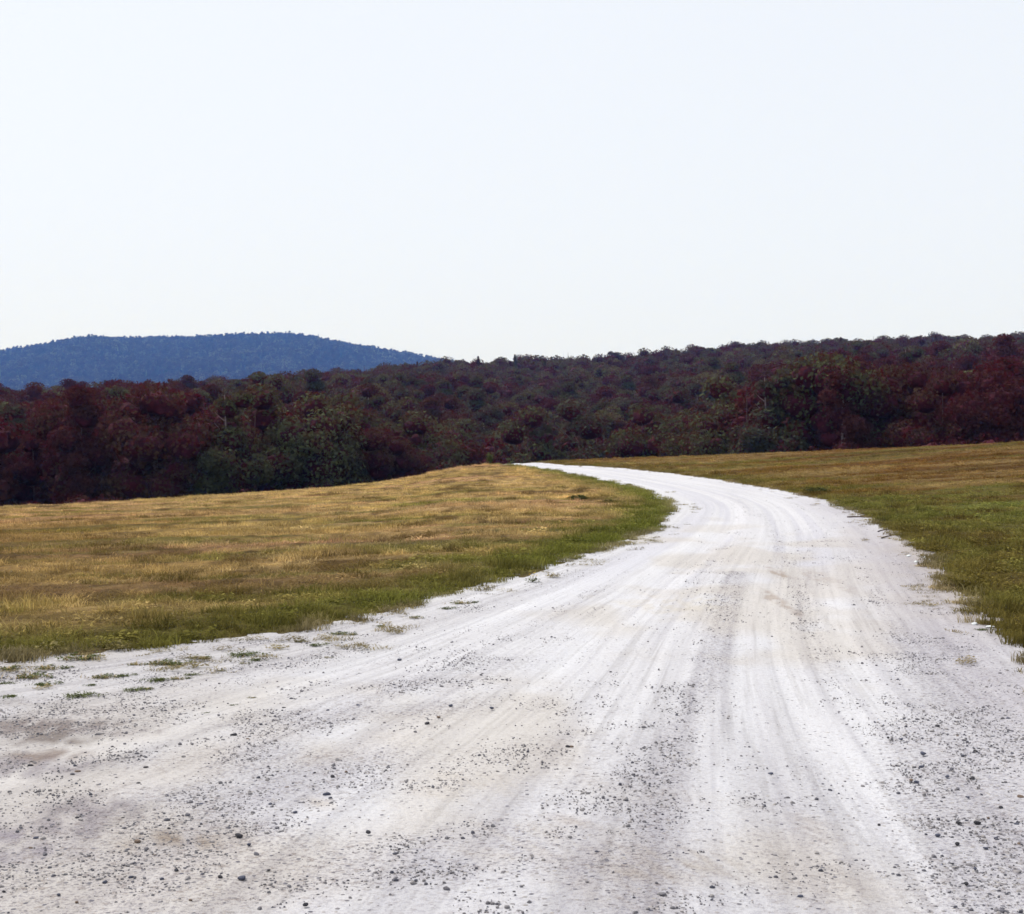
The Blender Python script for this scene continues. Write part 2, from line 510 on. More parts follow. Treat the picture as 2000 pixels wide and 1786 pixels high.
def grav_density(t, v, x, y):
    """0 where the wheels keep it dusty and bright, 1 where loose gravel gathers"""
    g = 1.15 * near_track('mid', x, y, .105) + .95 * near_track('right', x, y, .36) + .5 * near_track('rightin', x, y, .13)
    g = g + .35 * near_track('thin', x, y, .06) + .25 * near_track('thin2', x, y, .10)
    g = g + .75 * near_track('dark1', x, y, .10) + .75 * near_track('dark2', x, y, .08) + .75 * near_track('dark3', x, y, .26)
    g = g + .9 * near_track('dark4', x, y, .22) + .5 * near_track('dark5', x, y, .22)
    n_ = fbm(x * .9 + y * .25, y * 2.2 - x * .55, 96, 4)
    g = g + .95 * sstep(.47, .66, n_) * (1 - sstep(6.0, 12.5, y + .35 * x)) * sstep(1.4, -1.0, x)
    g = g + .26 * (1 - sstep(5.0, 7.5, y)) + .10
    g = g + .30 * sstep(.46, .64, fbm(t * 30, v * .09, 98, 3)) * (.35 + .65 * (1 - sstep(14, 24, y)))
    g = g * (.55 + .9 * fbm(x * 2.6, y * 2.2, 99, 3))
    g = g * (1 - .85 * near_track('bright1', x, y, .20)) * (1 - .6 * near_track('bright2', x, y, .28)) * (1 - .45 * near_track('bright3', x, y, .16)) * (1 - .55 * near_track('bright4', x, y, .22))
    return np.clip(g, 0, 1)

NT = 200
ts = np.linspace(-.10, 1.08, NT)
tmap = np.where(ts > 0, np.clip(ts, 0, 1.2) ** 2.0, ts)
tmap = np.where(ts > 1, 1 + (ts - 1), tmap)
XX = np.zeros((NV, NT)); YY = np.zeros((NV, NT)); TT = np.repeat(tmap[None, :], NV, 0)
for i in range(NV):
    g = np.where(tmap > 0, np.clip(tmap, 0, 1) ** PE[i], 0)
    wid = math.hypot(*(RE[i] - LE[i]))
    ext = np.where(tmap < 0, tmap / .10, np.where(tmap > 1, (tmap - 1) / .08, 0)) * 1.1 / wid
    g = g + ext
    P = LE[i][None, :] + (RE[i] - LE[i])[None, :] * g[:, None]
    XX[i] = P[:, 0]; YY[i] = P[:, 1]
def smooth_rows(A, sg):
    k = np.exp(-.5 * (np.arange(-3 * sg, 3 * sg + 1) / sg) ** 2); k /= k.sum()
    P_ = np.vstack([np.repeat(A[:1], 3 * sg, 0), A, np.repeat(A[-1:], 3 * sg, 0)])
    return np.stack([np.convolve(P_[:, j], k, 'valid') for j in range(A.shape[1])], 1)
wsm = (sstep(.0, .22, ts) * (1 - sstep(.86, 1.0, ts)))[None, :] * sstep(150, 200, np.arange(NV))[:, None]
XX = XX * (1 - wsm) + smooth_rows(XX, 26) * wsm
YY = YY * (1 - wsm) + smooth_rows(YY, 26) * wsm
N2 = 330                               # re-space the columns evenly across each row
XN = np.zeros((NV, N2)); YN = np.zeros((NV, N2)); TN = np.zeros((NV, N2))
for i in range(NV):
    L_ = np.concatenate([[0], np.cumsum(np.hypot(np.diff(XX[i]), np.diff(YY[i])))])
    q_ = np.linspace(0, 1, N2); q_ = L_[-1] * (1 - (1 - q_) ** (1 + 1.2 * sstep(8, 20, L_[-1])))
    XN[i] = np.interp(q_, L_, XX[i]); YN[i] = np.interp(q_, L_, YY[i]); TN[i] = np.interp(q_, L_, ts)
XX, YY, TS = XN, YN, TN
TT = np.where(TS > 0, np.clip(TS, 0, 1.2) ** 2.0, TS); TT = np.where(TS > 1, TS, TT)
NT = N2
VV = np.repeat(VL[:, None], NT, 1)
ZZ = H(XX, YY) + .004
GD = grav_density(TT, VV, XX, YY) * .95
rut = -.012 * np.exp(-((TT - .36) / .06) ** 2) - .012 * np.exp(-((TT - .66) / .07) ** 2) + .012 * np.exp(-((TT - .50) / .05) ** 2)
ZZ = ZZ + (rut + (fbm(XX * 1.2, YY * 1.2, 101, 3) - .5) * .022) * sstep(-.0, .06, TT) * (1 - sstep(.94, 1, TT))
def mixn(c1, c2, f): return c1 + (c2 - c1) * f[..., None]
one = np.ones(XX.shape + (3,))
ALB = .695 * np.array([1.012, .995, 1.005])
rc = mixn(one * np.array([.765, .765, .78]), one * np.array([.56, .55, .575]), np.clip(.55 * GD + .20 * (1 - sstep(5, 9, YY)), 0, 1))
br_ = np.maximum.reduce([near_track('bright1', XX, YY, .18), .6 * near_track('bright2', XX, YY, .22), .45 * near_track('bright3', XX, YY, .12), .45 * near_track('bright4', XX, YY, .16)])
rc = mixn(rc, one * np.array([.84, .85, .87]), np.clip(.8 * br_, 0, 1))
rc = mixn(rc, one * np.array([.84, .84, .86]), .3 * sstep(.48, .66, fbm(TT * 19, VV * .06, 105, 3)) * sstep(9, 16, YY))
rc = mixn(rc, one * np.array([.63, .63, .69]), .5 * sstep(.50, .64, fbm(TT * 24 + 7, VV * .05, 107, 3)) * sstep(12, 18, YY))
stain = sstep(.50, .70, fbm(XX * .9 + 4, YY * .55, 111, 4)) * (1 - sstep(20, 30, YY))
rc = mixn(rc, one * np.array([.63, .575, .49]), .50 * stain)
def blot(px, py, rx, ry, k, col=(.46, .39, .33)):
    """an uneven dirt stain lying on the gravel"""
    global rc
    bx_, by_, _ = cast(px, py)
    n_ = fbm(XX * 4, YY * 2.4, px, 3) - .5
    d_ = np.sqrt(((XX - bx_) / rx) ** 2 + ((YY - by_) / ry) ** 2) + n_ * 1.3
    rc = mixn(rc, one * np.array(col), k * (1 - sstep(.45, .95, d_)) * (.15 + 1.5 * sstep(.36, .62, fbm(XX * 16, YY * 7, px + 1, 3))).clip(0, 1.2))
blot(1525, 1120, .13, 1.1, .75); blot(1528, 1180, .10, 1.3, .62); blot(1620, 1135, .16, 1.4, .30)
blot(50, 1419, .55, .24, 1.0, (.27, .22, .19)); blot(60, 1446, .65, .20, 1.0, (.27, .23, .20)); blot(50, 1480, .30, .22, 1.0, (.33, .27, .23)); blot(210, 1428, .5, .14, .7, (.36, .32, .31))
blot(60, 1375, .5, .20, .6, (.40, .37, .34)); blot(110, 1500, .5, .25, .7, (.34, .31, .33))
blot(160, 1600, .38, .40, .8, (.38, .35, .36)); blot(370, 1640, .5, .20, .9, (.42, .36, .30)); blot(60, 1650, .4, .35, .85, (.36, .33, .36))
blot(1300, 1700, .26, .35, .45, (.48, .42, .34)); blot(1110, 1610, .12, .16, .5, (.50, .43, .37)); blot(1600, 1640, .06, .7, .5, (.45, .41, .39))
blot(640, 1570, .14, .15, .4, (.52, .44, .34)); blot(1010, 1640, .5, .5, .3, (.62, .57, .50)); blot(1180, 1700, .3, .5, .25, (.56, .50, .44))
blot(900, 1540, .3, .35, .3, (.64, .58, .50)); blot(1330, 1180, .9, .9, .35, (.70, .64, .52))
tanr = np.exp(-((TT - .97) / .10) ** 2) * sstep(10.5, 12.5, YY) * (1 - sstep(19, 22, YY)) * (.4 + fbm(XX * 3, YY * 2, 117, 3))
rc = mixn(rc, one * np.array([.46, .38, .27]), np.clip(.9 * tanr, 0, .85))
rc = mixn(rc, one * np.array([.57, .55, .58]), .75 * np.exp(-((TT - .93) / .13) ** 2) * (1 - sstep(26, 34, YY)) * (.5 + fbm(XX * 1.5, YY * .8, 119, 3)))
rc = mixn(rc, one * np.array([.55, .53, .53]), .6 * (1 - sstep(.04, .22, TT)) * (1 - sstep(11, 15, YY)))
rc = rc * (.93 + .14 * fbm(TT * 60, VV * .10, 121, 3))[..., None]
rc = rc * ALB
uv = np.stack([TS, VV], -1).reshape(-1, 2)
me = new_mesh('gravel_road', np.stack([XX, YY, ZZ], -1).reshape(-1, 3), grid_faces(NV, NT), uv=uv, cols={'tint': rc.reshape(-1, 3)}, smooth=True)
at = me.attributes.new('grav', 'FLOAT', 'POINT'); at.data.foreach_set('value', GD.ravel().astype(np.float32))
at = me.attributes.new('wear', 'FLOAT', 'POINT'); at.data.foreach_set('value', (.30 + .70 * (1 - sstep(11, 22, YY))).ravel().astype(np.float32))
road = link('gravel_road', me, [M_ROAD], kind='structure')

# ------------------------------------------------------------------ far mountain sheet
KM = 1.4
MXs = np.linspace(-6600, 6600, 240); MYs = np.linspace(1500, 7200, 150)
def HM(x, y):
    c = 1000 + F * x / np.maximum(y, 1)
    # skyline as seen from the road, ridge 4.2 km away; other ground stays low
    ys = np.interp(c, [-2600, -1200, -500, -200, 0, 60, 120, 170, 250, 380, 470, 560, 610, 660, 750, 860, 1000, 1200, 1800, 3000],
                   [800, 770, 733, 699, 687, 678, 667, 658, 661, 659, 653, 652, 657, 667, 683, 702, 728, 765, 770, 790])
    hm = (HY - ys) / F * 3000 * KM - 12
    q = np.clip((y - 1750 * KM) / (1250 * KM), 0, 1)
    back = np.clip((y - 3000 * KM) / (1600 * KM), 0, 1)
    return -13 + (hm + 13) * (q ** 1.25) * (1 - .8 * sstep(0, 1, back)) + (fbm(x / 210, y / 210, 131, 4) - .5) * 40 * sstep(0, .3, q) * (1 - sstep(.85, 1, q))
MX, MY = np.meshgrid(MXs, MYs)
MZ = HM(MX, MY)
me = new_mesh('mountain', np.stack([MX, MY, MZ], -1).reshape(-1, 3), grid_faces(len(MYs), len(MXs)),
              cols={'tint': np.ones((MX.size, 3)) * np.array([.035, .04, .035])}, smooth=True)
link('mountain', me, [M_GROUND], kind='structure')

# ------------------------------------------------------------------ scattering with geometry nodes (stuff only)
def scatter(name, pts, rot, scl, idx, tint, sources, **props):
    pts = np.asarray(pts, np.float32)
    me = bpy.data.meshes.new(name)
    me.vertices.add(len(pts)); me.vertices.foreach_set('co', pts.ravel())
    def attr(nm, typ, key, arr):
        a = me.attributes.new(nm, typ, 'POINT'); a.data.foreach_set(key, np.ascontiguousarray(arr).ravel())
    attr('rot', 'FLOAT_VECTOR', 'vector', np.asarray(rot, np.float32))
    attr('scl', 'FLOAT_VECTOR', 'vector', np.asarray(scl, np.float32))
    attr('idx', 'INT', 'value', np.asarray(idx, np.int32))
    if tint is not None:
        c4 = np.ones((len(pts), 4), np.float32); c4[:, :3] = tint
        attr('tint', 'FLOAT_COLOR', 'color', c4)
    o = link(name, me, (), **props)
    coll = bpy.data.collections.new(name + '_kinds')
    for s in sources: coll.objects.link(s)
    ng = bpy.data.node_groups.new(name + '_scatter', 'GeometryNodeTree')
    ng.interface.new_socket('Geometry', in_out='INPUT', socket_type='NodeSocketGeometry')
    ng.interface.new_socket('Geometry', in_out='OUTPUT', socket_type='NodeSocketGeometry')
    gi = ng.nodes.new('NodeGroupInput'); go = ng.nodes.new('NodeGroupOutput')
    ci = ng.nodes.new('GeometryNodeCollectionInfo')
    ci.inputs['Collection'].default_value = coll
    ci.inputs['Separate Children'].default_value = True
    ci.inputs['Reset Children'].default_value = True
    ip = ng.nodes.new('GeometryNodeInstanceOnPoints')
    ip.inputs['Pick Instance'].default_value = True
    def na(nm, typ):
        n = ng.nodes.new('GeometryNodeInputNamedAttribute'); n.data_type = typ
        n.inputs['Name'].default_value = nm; return n.outputs[0]
    e2r = ng.nodes.new('FunctionNodeEulerToRotation')
    L = ng.links
    L.new(gi.outputs[0], ip.inputs['Points']); L.new(ci.outputs[0], ip.inputs['Instance'])
    L.new(na('idx', 'INT'), ip.inputs['Instance Index'])
    L.new(na('rot', 'FLOAT_VECTOR'), e2r.inputs[0]); L.new(e2r.outputs[0], ip.inputs['Rotation'])
    L.new(na('scl', 'FLOAT_VECTOR'), ip.inputs['Scale'])
    L.new(ip.outputs[0], go.inputs[0])
    md = o.modifiers.new('scatter', 'NODES'); md.node_group = ng
    return o

def src(name, mesh):
    return bpy.data.objects.new(name, mesh)

# ------------------------------------------------------------------ trees
def merge(parts):
    V = []; Fc = []; o = 0
    for v_, f_ in parts:
        V.append(v_); Fc.append(np.asarray(f_) + o); o += len(v_)
    return np.vstack(V), np.vstack(Fc)

def leaf_quads(C, size, r, out_dir=None, bias=.6):
    """one bent leaf spray (a kite of two triangles) at every centre"""
    n = len(C)
    nrm = r.normal(size=(n, 3))
    nrm /= np.linalg.norm(nrm, axis=1)[:, None]
    if out_dir is not None: nrm = nrm * (1 - bias) + out_dir * bias
    nrm /= np.linalg.norm(nrm, axis=1)[:, None] + 1e-9
    a = np.cross(nrm, r.normal(size=(n, 3))); a /= np.linalg.norm(a, axis=1)[:, None] + 1e-9
    b = np.cross(nrm, a)
    s = size * r.uniform(.55, 1.35, n)[:, None]
    w = r.uniform(.45, .8, n)[:, None]
    k = r.uniform(-.25, .25, (n, 1))
    V = np.stack([C - a * s, C + b * s * w + nrm * s * k, C + a * s * r.uniform(.7, 1.1, (n, 1)), C - b * s * w + nrm * s * k], 1)
    return V.reshape(-1, 3), np.arange(n * 4).reshape(-1, 4)

def cube_sphere(n):
    g = np.linspace(-1, 1, n + 1); V = []; Fc = []
    for ax in range(3):
        for sg in (-1, 1):
            o = len(V)
            for a in g:
                for b in g:
                    p = [0, 0, 0]; p[ax] = sg; p[(ax + 1) % 3] = math.tan(a * math.pi / 4); p[(ax + 2) % 3] = math.tan(b * math.pi / 4) * sg
                    p = np.array(p, float); V.append(p / np.linalg.norm(p))
            for i in range(n):
                for j in range(n): Fc.append((o + i * (n + 1) + j, o + (i + 1) * (n + 1) + j, o + (i + 1) * (n + 1) + j + 1, o + i * (n + 1) + j + 1))
    return np.array(V), np.array(Fc)
CS = {n_: cube_sphere(n_) for n_ in (2, 3, 5)}

def crown_mesh(name, kind, h, w, base, nleaf, size, seed, core=5):
    r = np.random.default_rng(seed)
    C = []; O = []
    if kind == 'conifer':
        n = nleaf
        t = r.uniform(0, 1, n) ** 1.25
        z = base + (h - base) * t
        tier = .72 + .28 * np.cos(t * 2 * math.pi * 9)
        rad = w * .5 * (1 - t) ** .85 * tier * (r.uniform(.2, 1, n) ** .5) + .08
        a = r.uniform(0, 2 * math.pi, n)
        P = np.stack([rad * np.cos(a), rad * np.sin(a), z - rad * .25], 1)
        D = np.stack([np.cos(a), np.sin(a), np.full(n, .5)], 1)
        C, O = P, D / np.linalg.norm(D, axis=1)[:, None]
    else:
        nl = 20 if kind == 'round' else 17
        cores = []
        cz = (h + base) / 2; rz = (h - base) / 2
        lob = []
        for i in range(nl):
            a = r.uniform(0, 2 * math.pi); ct = r.uniform(-.95, 1)
            st = math.sqrt(max(0, 1 - ct * ct))
            rr = r.uniform(.55, .95)
            # wider in the upper half, like a tree that reaches for light
            wf = (.80 + .25 * math.sin((ct + 1) * 1.4)) if kind == 'round' else (.9 - .25 * ct)
            lob.append((w * .5 * wf * st * rr * math.cos(a), w * .5 * wf * st * rr * math.sin(a), cz + rz * ct * rr,
                        r.uniform(.17, .31) * w * (1 if kind == 'round' else .95)))
        lob.append((0, 0, cz + rz * .1, w * .28))
        tot = sum(l[3] ** 2 for l in lob)
        for (x, y, z, q) in lob:
            m = max(6, int(nleaf * q * q / tot))
            d = r.normal(size=(m, 3)); d /= np.linalg.norm(d, axis=1)[:, None]
            ow = np.array([x, y, (z - cz) * .8 + .35 * w * .5]); ow = ow / (np.linalg.norm(ow) + 1e-6)
            d = d + ow * .75; d /= np.linalg.norm(d, axis=1)[:, None]
            rad = q * (.62 + .50 * r.uniform(0, 1, m) ** .8)
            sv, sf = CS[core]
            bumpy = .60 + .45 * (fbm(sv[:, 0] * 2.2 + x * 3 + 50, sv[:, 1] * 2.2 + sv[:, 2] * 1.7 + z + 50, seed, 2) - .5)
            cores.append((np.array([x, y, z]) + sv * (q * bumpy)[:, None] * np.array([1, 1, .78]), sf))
            P = np.array([x, y, z]) + d * rad[:, None] * np.array([1, 1, .78])
            C.append(P); O.append(d)
        C = np.vstack(C); O = np.vstack(O)
    V, Fc = leaf_quads(C, size, r, O, .50)
    nl_ = len(Fc)
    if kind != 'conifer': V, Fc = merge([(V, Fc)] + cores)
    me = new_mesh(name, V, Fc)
    me.materials.append(M_CROWN); me.materials.append(M_CORESHADE)
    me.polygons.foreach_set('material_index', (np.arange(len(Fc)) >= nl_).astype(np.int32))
    return me

def tube(P, Rd, seg=6):
    P = np.array(P, float); V = []; Fc = []
    n = len(P)
    for i in range(n):
        d = P[min(i + 1, n - 1)] - P[max(i - 1, 0)]; d /= np.linalg.norm(d) + 1e-9
        a = np.cross(d, [0.31, .95, .07]); a /= np.linalg.norm(a); b = np.cross(d, a)
        for k in range(seg):
            t = 2 * math.pi * k / seg
            V.append(P[i] + (a * math.cos(t) + b * math.sin(t)) * Rd[i])
    for i in range(n - 1):
        for k in range(seg):
            Fc.append((i * seg + k, i * seg + (k + 1) % seg, (i + 1) * seg + (k + 1) % seg, (i + 1) * seg + k))
    return np.array(V), np.array(Fc)

def trunk_mesh(name, h, base, w, kind, mat, seed):
    r = np.random.default_rng(seed)
    top = h * .92
    zs = np.linspace(-.4, top, 8)
    lean = r.uniform(-.03, .03, 2)
    P = [(lean[0] * z + .06 * math.sin(z), lean[1] * z + .05 * math.cos(z * .8), z) for z in zs]
    Rd = [.16 * h / 12 * (1 - .85 * max(z, 0) / h) * (1.25 if z < .3 else 1) for z in zs]
    parts = [tube(P, Rd, 7)]
    nb = 9 if kind != 'conifer' else 12
    for i in range(nb):
        z0 = base * .8 + (top - base * .8) * (i + .4) / nb * .85
        a = r.uniform(0, 2 * math.pi)
        L = w * .27 * (1 - .5 * i / nb)
        up = .75 if kind != 'conifer' else -.1
        c = np.array([lean[0] * z0, lean[1] * z0, z0]); d = np.array([math.cos(a), math.sin(a), up])
        parts.append(tube([c, c + d * L * .5, c + d * L + np.array([0, 0, .15 * L])], [.055, .035, .012], 4))
    V, Fc = merge(parts)
    me = new_mesh(name, V, Fc, smooth=True); me.materials.append(mat); return me

KINDS = []     # (kind, word, height, width, crown mesh, trunk mesh)
specs = [('round', 'broad rounded', 12.5, 7.4, 1.2), ('round', 'lumpy wide', 11.5, 8.0, 1.0), ('round', 'full bushy', 12.0, 6.6, .8),
         ('tall', 'tall narrow', 13.5, 5.6, 1.2), ('tall', 'slim upright', 12.8, 5.0, 1.0), ('round', 'loose spreading', 13.0, 7.8, 1.8),
         ('tall', 'slender pale-trunked', 13.2, 5.6, 2.6), ('conifer', 'pointed conifer', 12.8, 5.4, 1.2), ('conifer', 'dense conifer', 11.0, 5.2, .8)]
for i, (k, wd, h, w, b) in enumerate(specs):
    KINDS.append((k, wd, h, w, crown_mesh('crown', k, h, w, b, 7500, .165, 100 + i),
                  trunk_mesh('trunk', h, b, w, k, M_PALE if 'pale' in wd else M_BARK, 200 + i)))

OL = [np.array(c) for c in ((.080, .092, .042), (.098, .110, .052), (.068, .076, .048), (.062, .040, .024), (.115, .120, .050), (.068, .028, .022))]
OLN = ['olive green', 'light olive', 'dull green', 'dark brown-green', 'yellowish green', 'dark brownish']

# forest positions on a jittered grid
def forest_points(y0, y1, sp0, sp1, umax, r):
    P = []
    y = y0
    row = 0
    while y < y1:
        sp = np.interp(y, [100, 200, 900], [sp0, sp0 * 1.05, sp1])
        n = int(2 * umax * y / sp)
        xs = (np.arange(n) - n / 2 + .5 * (row % 2)) * sp + r.uniform(-.42, .42, n) * sp
        ys = y + r.uniform(-.42, .42, n) * sp
        P.append(np.stack([xs, ys], 1)); y += sp * .87; row += 1
    return np.vstack(P)
fr = np.random.default_rng(11)
FP = forest_points(92, 780, 5.6, 7.6, .60, fr)
fcol = 1000 + F * FP[:, 0] / FP[:, 1]
edge = np.interp(fcol, [-700, 0, 400, 600, 900, 1000, 1200, 1400, 1700, 2000, 2700], [112, 116, 118, 122, 140, 156, 152, 128, 110, 106, 98])
edge = edge + (fbm(FP[:, 0] * .06, FP[:, 1] * .02, 141, 2) - .5) * 10
FP = FP[FP[:, 1] > edge]; fcol = 1000 + F * FP[:, 0] / FP[:, 1]
n = len(FP)
fz = H(FP[:, 0], FP[:, 1])
pk = np.array([.18, .17, .16, .12, .10, .15, .09, .015, .015])
fk = fr.choice(len(KINDS), n, p=pk)
fk = np.where((fk > 6) & (FP[:, 1] < 240), fr.integers(0, 5, n), fk)
fs = fr.uniform(.80, 1.14, n) * np.where(FP[:, 1] > 230, 1.15, 1.0)
frot = fr.uniform(0, 2 * math.pi, n)
ft = fr.choice(len(OL), n, p=[.26, .18, .26, .15, .06, .09])
rim_ = sstep(330, 800, np.abs(fcol - 1000)) * (FP[:, 1] < 330)
ft = np.where(fr.random(n) < .72 * rim_, np.where(fr.random(n) < .55, 5, 3), ft)  # maroon cast of the shadows painted into crown tints at left and right
ftint = np.array(OL)[ft] * fr.uniform(.8, 1.2, (n, 1))
order = np.argsort(FP[:, 1])
hor = np.full(2700, -9.0)       # running horizon to see which trees the photo shows
vis = []
for i in order:
    y = FP[i, 1]; top = (fz[i] + KINDS[fk[i]][2] * fs[i]) / y
    c0 = int((fcol[i] + 350)); hw = max(2, int(KINDS[fk[i]][3] * fs[i] * .35 / y * F))
    a, b = max(0, c0 - hw), min(2700, c0 + hw)
    if b <= 352 or a >= 2348 or b <= a: continue
    if top * F > np.percentile(hor[a:b], 35) * 1 + 6: vis.append(i)
    hor[a:b] = np.maximum(hor[a:b], (top - .9 / y) * F)
single = set(vis[:300])

# names for each visible tree
front_n = 0
proto = {}
singles_sorted = sorted(single, key=lambda i: FP[i, 1])
front = [i for i in singles_sorted if FP[i, 1] < edge[0] + 0 or True]
front_row = []
seen_cols = np.zeros(2700)
for i in singles_sorted:          # trees with nothing in front of most of their trunk make the front row
    c0 = int(fcol[i] + 350); hw = max(3, int(KINDS[fk[i]][3] * fs[i] * .42 / FP[i, 1] * F))
    a, b = max(0, c0 - hw), min(2700, c0 + hw)
    if seen_cols[a:b].mean() < .35: front_row.append(i)
    seen_cols[a:b] = 1
front_row.sort(key=lambda i: fcol[i])
ORD = ['first', 'second', 'third', 'fourth', 'fifth', 'sixth', 'seventh', 'eighth', 'ninth', 'tenth', 'eleventh', 'twelfth',
       'thirteenth', 'fourteenth', 'fifteenth', 'sixteenth', 'seventeenth', 'eighteenth', 'nineteenth', 'twentieth']
ORD += ['twenty-' + o for o in ORD[:9]] + ['thirtieth'] + ['thirty-' + o for o in ORD[:9]] + ['fortieth'] + ['forty-' + o for o in ORD[:9]] + ['fiftieth']
def place_word(c):
    for lim, wd in ((170, 'below mountain left end'), (330, 'below first mountain summit'), (470, 'below mountain saddle'),
                    (620, 'below highest mountain summit'), (860, 'below falling mountain slope'), (1000, 'above grassy field hump'),
                    (1180, 'above vanishing road'), (1380, 'above far road stretch'), (1560, 'above outer road bend'),
                    (1720, 'above right field middle'), (1860, 'above rusty right field'), (9999, 'above right field corner')):
        if c < lim: return wd
label_of = {}
def ordinals(items, key, one_, many):
    """items that read alike get their place in the row, left to right"""
    d = {}
    for i in sorted(items, key=lambda i: fcol[i]): d.setdefault(key(i), []).append(i)
    for k, L in d.items():
        for j, i in enumerate(L): label_of[i] = one_(i) if len(L) == 1 else many(i, ORD[j])
def look(i): return OLN[ft[i]] + ' ' + KINDS[fk[i]][1]
def noun(i, pl=''): return '' if KINDS[fk[i]][0] == 'conifer' else ' tree' + pl
def depth(i):
    y = FP[i, 1]
    return 'second row' if y < 165 else ('midway up' if y < 240 else 'far upslope')
fr_set = set(front_row)
ordinals(front_row, lambda i: (look(i), place_word(fcol[i])), lambda i: f"{look(i)}{noun(i)} in the front row {place_word(fcol[i])}",
         lambda i, o: f"{o} from left of {look(i)}{noun(i, 's')} in front {place_word(fcol[i])}")
ordinals([i for i in singles_sorted if i not in fr_set], lambda i: (look(i), depth(i), place_word(fcol[i])),
         lambda i: f"{look(i)}{noun(i)} {depth(i)} in the wood {place_word(fcol[i])}",
         lambda i, o: f"{o} from left of {look(i)}{noun(i, 's')} {depth(i)} {place_word(fcol[i])}")
groups = {}
for i, l in label_of.items(): groups.setdefault(l, []).append(i)

built = {}
for i in singles_sorted:
    k = fk[i]; kd = KINDS[k]
    nm = 'conifer_tree' if kd[0] == 'conifer' else ('birch_tree' if 'pale' in kd[1] else 'broadleaf_tree')
    if k not in built:
        root = bpy.data.objects.new(nm, None); COL.objects.link(root)
        tr = link('trunk', kd[5], (), root); cr = link('crown', kd[4], (), root)
        built[k] = (root, tr, cr)
    else:
        root = built[k][0].copy(); tr = built[k][1].copy(); cr = built[k][2].copy()
        for o in (root, tr, cr): COL.objects.link(o)
        tr.parent = root; cr.parent = root
    root.empty_display_size = .5
    root.location = (float(FP[i, 0]), float(FP[i, 1]), float(fz[i]) - .05)
    root.rotation_euler = (0, 0, float(frot[i]))
    s = float(fs[i]); root.scale = (s * float(1 + .12 * math.sin(i)), s, s)
    lab = label_of[i].replace('slender pale-trunked tree', 'slender pale-trunked tree')
    root['label'] = lab; root['category'] = 'tree'
    root['group'] = lab if len(groups[lab]) > 1 else 'trees of the wood beyond the fields'
    cr['tint'] = [float(v_) for v_ in ftint[i]]

# the rest of the wood reads as one mass
rest = np.array([i for i in range(n) if i not in single])
mids = [crown_mesh('crown', k, h, w, b, 2400, .26, 300 + i, 3) for i, (k, wd, h, w, b) in enumerate(specs)]
def joined_tree(cm, spec, seed):
    """trunk and crown of a far tree in one mesh"""
    k, wd, h, w, b = spec
    tm = trunk_mesh('trunk', h, b, w, k, M_BARK, seed)
    va = np.zeros(len(cm.vertices) * 3, np.float32); cm.vertices.foreach_get('co', va)
    vb = np.zeros(len(tm.vertices) * 3, np.float32); tm.vertices.foreach_get('co', vb)
    fa = np.zeros(len(cm.loops), np.int32); cm.loops.foreach_get('vertex_index', fa)
    fb = np.zeros(len(tm.loops), np.int32); tm.loops.foreach_get('vertex_index', fb)
    V = np.vstack([va.reshape(-1, 3), vb.reshape(-1, 3)]); Fc = np.vstack([fa.reshape(-1, 4), fb.reshape(-1, 4) + len(va) // 3])
    me = new_mesh('forest_tree', V, Fc); me.materials.append(M_CROWN); me.materials.append(M_CORESHADE); me.materials.append(M_BARK)
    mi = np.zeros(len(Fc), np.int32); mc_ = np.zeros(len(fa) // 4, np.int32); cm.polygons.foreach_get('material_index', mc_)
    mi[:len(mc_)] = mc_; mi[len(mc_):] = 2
    me.polygons.foreach_set('material_index', mi); return me
srcs = [src('forest_tree_%d' % i, joined_tree(mids[i], specs[i], 400 + i)) for i in range(len(specs))]
S3 = np.repeat(fs[rest][:, None], 3, 1)
scatter('forest', np.stack([FP[rest, 0], FP[rest, 1], fz[rest] - .1], 1), np.stack([np.zeros(len(rest)), np.zeros(len(rest)), frot[rest]], 1),
        S3, fk[rest], ftint[rest], srcs, kind='stuff', label='mixed wood covering the valley and the low ridge behind the front trees', category='forest')

# wood on the mountain
mr = np.random.default_rng(17)
lows = [src('mountain_tree_%d' % i, crown_mesh('crown', specs[i][0], specs[i][2], specs[i][3], specs[i][4] * .4, 260, .80, 500 + i, 2)) for i in (0, 1, 3, 5, 7)]
P = []
y = 1900. * KM
while y < 3100 * KM:
    sp = 11.5
    x0, x1 = -.42 * y, .02 * y
    m_ = int((x1 - x0) / sp)
    P.append(np.stack([x0 + np.arange(m_) * sp + mr.uniform(-3.5, 3.5, m_), y + mr.uniform(-3.5, 3.5, m_)], 1)); y += sp * 1.25
P = np.vstack(P); m_ = len(P)
ms = mr.uniform(.8, 1.7, m_)
mt = np.array([[.070, .09, .045], [.050, .06, .04], [.11, .13, .06]])[mr.integers(0, 3, m_)] * (mr.uniform(.3, 1.9, (m_, 1)) * (.4 + 1.2 * fbm(P[:, 0] / 60, P[:, 1] / 120, 191, 3)[:, None]))
scatter('mountain_forest', np.stack([P[:, 0], P[:, 1], HM(P[:, 0], P[:, 1]) - .5], 1), np.stack([np.zeros(m_), np.zeros(m_), mr.uniform(0, 6.28, m_)], 1),
        np.repeat(ms[:, None], 3, 1), mr.choice(5, m_, p=[.3, .28, .2, .14, .08]), mt, lows, kind='stuff',
        label='dense wood cloaking the blue hazy mountain', category='forest')

